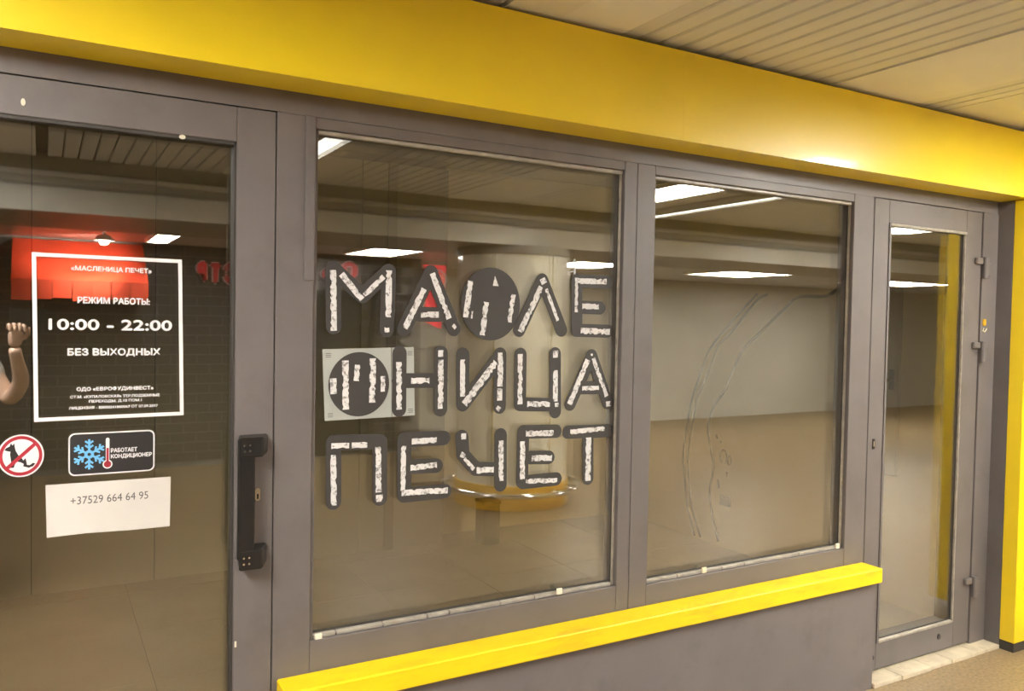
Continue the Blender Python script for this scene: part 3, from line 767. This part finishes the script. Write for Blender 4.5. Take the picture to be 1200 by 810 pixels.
B('box_lid', (2.550, 2.680, 2.465, 2.605, IZ + 0.27, IZ + 0.295), 'grey_plastic', fb, 0.004)
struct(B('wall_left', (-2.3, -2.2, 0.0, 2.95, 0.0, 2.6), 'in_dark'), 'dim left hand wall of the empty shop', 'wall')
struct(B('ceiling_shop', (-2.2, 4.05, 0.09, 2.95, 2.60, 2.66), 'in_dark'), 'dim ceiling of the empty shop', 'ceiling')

# ------------------------------------------------------------------ lamps
def tube_lamp(x0, x1, y0, y1, zt, n, mtl, label, group, along='y'):
    """housing with n lit tubes between low white fins"""
    e = empty('ceiling_lamp', ((x0 + x1) / 2, (y0 + y1) / 2, zt - 0.03))
    tag(e, label, 'lamp', group)
    B('housing', [(x0, x1, y0, y1, zt - 0.012, zt), (x0, x0 + 0.012, y0, y1, zt - 0.04, zt - 0.012), (x1 - 0.012, x1, y0, y1, zt - 0.04, zt - 0.012),
                  (x0 + 0.012, x1 - 0.012, y0, y0 + 0.012, zt - 0.04, zt - 0.012), (x0 + 0.012, x1 - 0.012, y1 - 0.012, y1, zt - 0.04, zt - 0.012)], 'lamp_body', e)
    for k in range(n):
        bm = bmesh.new()
        if along == 'y':
            w = (x1 - x0 - 0.024) / n
            xc = x0 + 0.012 + w * (k + 0.5)
            h = w * 0.30
            box(bm, xc - h, xc + h, y0 + 0.02, y1 - 0.02, zt - 0.034, zt - 0.014)
        else:
            w = (y1 - y0 - 0.024) / n
            yc = y0 + 0.012 + w * (k + 0.5)
            h = w * 0.30
            box(bm, x0 + 0.02, x1 - 0.02, yc - h, yc + h, zt - 0.034, zt - 0.014)
        obj('lit_tube', bm, mtl, e)
    return e
GL = 'lamps over the walkway'
tube_lamp(3.58, 3.99, -2.45, -0.99, 2.499, 3, 'tube_main', 'brightest ceiling lamp, mirrored at the top of the right window', GL)
tube_lamp(-1.02, -0.56, -2.62, -0.95, 2.494, 3, 'tube_main', 'ceiling lamp over the walkway left of the entrance door', GL)
tube_lamp(6.62, 7.18, -2.62, -1.4, 2.494, 3, 'tube_main', 'ceiling lamp over the walkway, mirrored in the narrow door', GL)
tube_lamp(1.21, 1.37, -2.55, -1.30, 2.491, 1, 'tube_soft', 'narrow strip lamp mirrored at the top left of the lettered window', GL)
tube_lamp(4.41, 4.55, -3.20, -1.30, 2.491, 1, 'tube_soft', 'narrow strip lamp mirrored below the brightest lamp', GL)
GF = 'lamps over the far aisle'
for (x0, x1, n, lab) in ((0.82, 1.02, 1, 'small far aisle lamp beside the red awning'),
                         (2.72, 3.25, 3, 'far aisle lamp in front of the dark brick wall'),
                         (5.10, 5.90, 3, 'far aisle lamp just right of the round column'),
                         (7.40, 8.45, 3, 'far aisle lamp mirrored in the middle of the right window'),
                         (10.4, 11.9, 3, 'far aisle lamp mirrored in the narrow door')):
    if n == 1:
        tube_lamp(x0, x1, -5.9, -5.0, 2.258, 1, 'tube_far', lab, GF)
    else:
        tube_lamp(x0, x1, -5.95, -5.0, 2.258, n, 'tube_far', lab, GF, 'x')

# ------------------------------------------------------------------ round column
co = empty('round_column', (3.55, -3.78, 0)); tag(co, 'pale metal clad round column with a yellow foot and chrome rail', 'column')
bm = bmesh.new(); lathe(bm, [(0.48, 0.20), (0.48, 2.10)], 3.55, -3.78); obj('shaft', bm, 'column', co, smooth=True)
bm = bmesh.new(); lathe(bm, [(0.48, 2.10), (0.50, 2.10), (0.50, 2.17), (0.3, 2.17)], 3.55, -3.78); obj('collar', bm, 'beam_dark', co)
bm = bmesh.new(); lathe(bm, [(0.3, 0.0), (0.495, 0.0), (0.495, 0.20), (0.47, 0.205)], 3.55, -3.78); obj('foot_band', bm, 'base_yellow', co)
bm = bmesh.new(); torus(bm, (3.55, -3.78, 0.14), 0.585, 0.022); obj('chrome_rail', bm, 'chrome', co, smooth=True)
for k in range(6):
    a = radians(60 * k + 40)
    bm = bmesh.new()
    tube(bm, [(3.55 + 0.48 * cos(a), -3.78 + 0.48 * sin(a), 0.14), (3.55 + 0.58 * cos(a), -3.78 + 0.58 * sin(a), 0.14)], 0.012, 8)
    obj('rail_bracket', bm, 'chrome', co)
for k in range(6):
    a = radians(60 * k + 80)
    bm = bmesh.new()
    tube(bm, [(3.55 + 0.481 * cos(a), -3.78 + 0.481 * sin(a), 0.21), (3.55 + 0.481 * cos(a), -3.78 + 0.481 * sin(a), 2.09)], 0.006, 6)
    obj('cladding_joint', bm, 'chrome', co)

# ------------------------------------------------------------------ things on the wall across the passage
def sign_letter(s, x0, x1, z0, z1, y, label):
    e = empty('sign_letter', ((x0 + x1) / 2, y, z0))
    tag(e, label, 'letter', 'red letters on the brick wall')
    obj('letter_rim', text_bm(s, x0, x1, z0, z1, y + 0.02, y, 1, bold=0.028), 'pink_edge', e)
    obj('letter_face', text_bm(s, x0, x1, z0, z1, y + 0.045, y + 0.021, 1, bold=0.014), 'red_sign', e)
sign_letter('Р', 1.380, 1.445, 1.92, 2.09, -6.5, 'red letter nearest the awning on the brick wall')
sign_letter('Т', 1.510, 1.585, 1.90, 2.08, -6.5, 'red letter with a crossbar on the brick wall, second from the awning')
sign_letter('С', 1.645, 1.730, 1.90, 2.09, -6.5, 'open round red letter on the brick wall, third from the awning')
sign_letter('О', 2.42, 2.54, 1.92, 2.10, -6.5, 'round red letter above the left edge of the dark shop window')
sign_letter('Р', 2.67, 2.80, 1.92, 2.09, -6.5, 'red letter with one bowl above the middle of the dark shop window')
sign_letter('О', 2.90, 3.05, 2.00, 2.17, -6.5, 'round red letter set higher above the dark shop window')
po = empty('red_poster', (4.0, -6.5, 1.45)); tag(po, 'red lit sign board with a round emblem at the corner of the brick wall', 'sign')
bm = bmesh.new()
prism(bm, [(3.93, 1.52), (4.10, 1.45), (4.16, 2.20), (3.88, 2.20)], -6.50, -6.46); obj('board', bm, 'poster', po)
bm = bmesh.new(); ring(bm, 4.04, 2.03, 0.10, 0.125, -6.46, -6.452, 28); obj('emblem_ring', bm, 'pink_edge', po)
text('emblem_text', 'СТ', 3.97, 4.11, 1.97, 2.09, -6.452, -6.46, 'pink_edge', po, face=1, offset=0.02)
B('bracket', (3.862, 3.885, -6.50, -6.47, 1.95, 2.15), 'black', po)

aw = empty('red_awning', (0.3, -6.2, 1.66)); tag(aw, 'red fabric awning of the shop across the passage', 'awning')
bm = bmesh.new()
for y0, z0, y1, z1 in ((-6.5, 2.24, -5.95, 1.84),):
    v = [bm.verts.new(p) for p in ((-0.24, y0, z0), (0.86, y0, z0), (0.86, y1, z1), (-0.24, y1, z1))]
    w = [bm.verts.new((p.co.x, p.co.y, p.co.z - 0.012)) for p in v]
    bm.faces.new(v); bm.faces.new(w[::-1])
    for i in range(4):
        bm.faces.new((v[i], v[(i + 1) % 4], w[(i + 1) % 4], w[i]))
obj('canopy', bm, 'red_fabric', aw)
for k in range(7):
    x0 = -0.24 + k * 0.157
    B('valance_flap', (x0 + 0.003, x0 + 0.154, -5.955 + 0.006 * (k % 2), -5.945 + 0.006 * (k % 2), 1.66 + 0.012 * (k % 3), 1.845), 'red_fabric', aw)
bm = bmesh.new()
prism(bm, [(-6.5, 1.86), (-5.96, 1.66), (-5.96, 1.83), (-6.5, 2.22)], 0.84, 0.86)
for v in bm.verts:
    v.co = Vector((v.co.y, v.co.x, v.co.z))
obj('side_panel', bm, 'red_fabric', aw)
sp = empty('awning_spotlight', (0.46, -5.55, 2.10)); tag(sp, 'small spotlight under the ceiling shining on the red awning', 'lamp')
bm = bmesh.new(); tube(bm, [(0.46, -5.50, 2.26), (0.46, -5.50, 2.225)], 0.012, 8); lathe(bm, [(0.015, 2.235), (0.05, 2.225), (0.085, 2.18), (0.08, 2.18), (0.045, 2.22)], 0.46, -5.50, 20)
obj('lamp_shade', bm, 'lamp_body', sp)
bm = bmesh.new(); lathe(bm, [(0.0, 2.22), (0.03, 2.21), (0.045, 2.18), (0.03, 2.15), (0.001, 2.14)], 0.46, -5.50, 16)
obj('lit_bulb', bm, 'tube_far', sp, smooth=True)
ld = bpy.data.lights.new('awning_spot', 'SPOT'); ld.energy = 28; ld.color = (1, 0.9, 0.75); ld.spot_size = radians(95); ld.spot_blend = 0.6; ld.shadow_soft_size = 0.05
lo = bpy.data.objects.new('awning_spot', ld); C.objects.link(lo); lo.location = (0.44, -5.63, 2.14)
lo.rotation_euler = (Vector((0.3, -6.25, 1.9)) - lo.location).to_track_quat('-Z', 'Y').to_euler()
lo.parent = sp; lo.matrix_parent_inverse = sp.matrix_basis.inverted()

# ------------------------------------------------------------------ person taking the picture, seen only mirrored in the door
def skin_body(name, verts, edges, radii, material, parent, root=0, levels=2):
    me = bpy.data.meshes.new(name)
    me.from_pydata(verts, edges, [])
    me.materials.append(M[material])
    o = bpy.data.objects.new(name, me)
    C.objects.link(o)
    sk = o.modifiers.new('skin', 'SKIN')
    sk.use_smooth_shade = True
    for i, r in enumerate(radii):
        rr = r if isinstance(r, tuple) else (r, r)
        me.skin_vertices[0].data[i].radius = rr
        me.skin_vertices[0].data[i].use_root = (i == root)
    ss = o.modifiers.new('sub', 'SUBSURF'); ss.levels = levels; ss.render_levels = levels
    if parent:
        o.parent = parent; o.matrix_parent_inverse = parent.matrix_basis.inverted()
    return o
PX, PY = -0.50, -2.66
pe = empty('person', (PX, PY, 0)); tag(pe, 'person in a pale shirt and dark trousers holding up a phone, mirrored in the door', 'person')
bv = [(PX, PY, 0.95), (PX, PY, 1.10), (PX, PY, 1.25), (PX, PY + 0.01, 1.38), (PX, PY + 0.01, 1.47), (PX, PY + 0.03, 1.54), (PX, PY + 0.05, 1.62), (PX, PY + 0.04, 1.70),
      (PX + 0.17, PY, 1.39), (PX + 0.36, PY + 0.08, 1.09), (PX + 0.41, PY + 0.20, 1.20), (PX + 0.385, PY + 0.315, 1.345), (PX + 0.38, PY + 0.335, 1.38),
      (PX - 0.17, PY, 1.39), (PX - 0.24, PY - 0.02, 1.13), (PX - 0.25, PY + 0.04, 0.90), (PX - 0.245, PY + 0.06, 0.82)]
be = [(0, 1), (1, 2), (2, 3), (3, 4), (4, 5), (5, 6), (6, 7), (3, 8), (8, 9), (9, 10), (10, 11), (11, 12), (3, 13), (13, 14), (14, 15), (15, 16)]
br = [(0.15, 0.11), (0.14, 0.10), (0.15, 0.11), (0.13, 0.10), (0.055, 0.055), (0.06, 0.065), (0.085, 0.10), (0.07, 0.085),
      0.06, 0.048, 0.042, 0.030, 0.034, 0.06, 0.048, 0.035, 0.03]
skin_body('body', bv, be, br, 'skin', pe)
# shirt over torso and upper arms
sv = [(PX, PY, 0.93), (PX, PY, 1.10), (PX, PY, 1.25), (PX, PY + 0.01, 1.38), (PX, PY + 0.01, 1.43), (PX + 0.17, PY, 1.39), (PX + 0.31, PY + 0.05, 1.18), (PX - 0.17, PY, 1.39), (PX - 0.23, PY - 0.01, 1.18)]
skin_body('shirt', sv, [(0, 1), (1, 2), (2, 3), (3, 4), (3, 5), (5, 6), (3, 7), (7, 8)], [(0.165, 0.125), (0.155, 0.115), (0.165, 0.125), (0.145, 0.115), (0.075, 0.075), 0.075, 0.066, 0.075, 0.066], 'shirt', pe)
tv = [(PX, PY, 0.96), (PX + 0.09, PY, 0.86), (PX + 0.10, PY + 0.02, 0.48), (PX + 0.11, PY, 0.08), (PX - 0.09, PY, 0.86), (PX - 0.10, PY + 0.02, 0.48), (PX - 0.11, PY, 0.08)]
skin_body('trousers', tv, [(0, 1), (1, 2), (2, 3), (0, 4), (4, 5), (5, 6)], [(0.17, 0.13), 0.10, 0.075, 0.062, 0.10, 0.075, 0.062], 'trousers', pe)
for s in (-1, 1):
    skin_body('shoe', [(PX + s * 0.11, PY - 0.06, 0.045), (PX + s * 0.115, PY + 0.06, 0.045), (PX + s * 0.12, PY + 0.17, 0.035)], [(0, 1), (1, 2)], [(0.045, 0.045), (0.045, 0.045), (0.04, 0.033)], 'shoe', pe)
skin_body('hair', [(PX, PY - 0.01, 1.56), (PX, PY - 0.005, 1.66), (PX, PY + 0.03, 1.745)], [(0, 1), (1, 2)], [(0.06, 0.04), (0.09, 0.085), (0.075, 0.08)], 'hair', pe)
fz_ = PY + 0.05
bm = bmesh.new()
tube(bm, [(PX, fz_ + 0.085, 1.645), (PX, fz_ + 0.115, 1.605), (PX, fz_ + 0.085, 1.598)], [0.008, 0.016, 0.010], 8)
obj('nose', bm, 'skin', pe, smooth=True)
for s in (-1, 1):
    bm = bmesh.new()
    tube(bm, [(PX + s * 0.020, fz_ + 0.086, 1.64), (PX + s * 0.046, fz_ + 0.078, 1.64)], 0.006, 8)
    obj('eye', bm, 'black_print', pe)
bm = bmesh.new(); tube(bm, [(PX - 0.024, fz_ + 0.083, 1.568), (PX, fz_ + 0.090, 1.566), (PX + 0.024, fz_ + 0.083, 1.568)], 0.005, 8); obj('mouth', bm, 'red_print', pe)
# right hand: palm and five bent fingers closing on the lower left end of the phone
hx, hy, hz = PX + 0.38, PY + 0.335, 1.395
skin_body('hand', [(hx, hy - 0.01, hz - 0.02), (hx + 0.005, hy, hz + 0.03), (hx + 0.01, hy, hz + 0.075)], [(0, 1), (1, 2)], [(0.030, 0.022), (0.040, 0.020), (0.038, 0.016)], 'skin', pe)
for k, l in enumerate((0.060, 0.072, 0.068, 0.055)):
    xk = hx - 0.028 + k * 0.021
    skin_body('finger', [(xk, hy, hz + 0.07), (xk + 0.004, hy + 0.022, hz + 0.075 + l * 0.35), (xk + 0.010, hy + 0.040, hz + 0.07 + l * 0.3), (xk + 0.012, hy + 0.046, hz + 0.055 + l * 0.05)],
              [(0, 1), (1, 2), (2, 3)], [0.010, 0.0095, 0.009, 0.008], 'skin', pe, levels=1)
skin_body('thumb', [(hx + 0.035, hy - 0.005, hz + 0.02), (hx + 0.060, hy + 0.006, hz + 0.050), (hx + 0.062, hy + 0.008, hz + 0.085)], [(0, 1), (1, 2)], [0.012, 0.011, 0.009], 'skin', pe, levels=1)

ph = empty('phone', (-0.06, -2.312, 1.52)); tag(ph, 'dark phone held up in landscape by the person mirrored in the door', 'phone')
B('phone_body', (-0.140, 0.014, -2.318, -2.3095, 1.492, 1.568), 'black', ph, 0.003)
bm = bmesh.new()
tube(bm, [(0.0, -2.3096, 1.553), (0.0, -2.3070, 1.553)], 0.007, 14); tube(bm, [(0.0, -2.3096, 1.532), (0.0, -2.3070, 1.532)], 0.007, 14)
obj('lens', bm, 'dark_glass', ph)
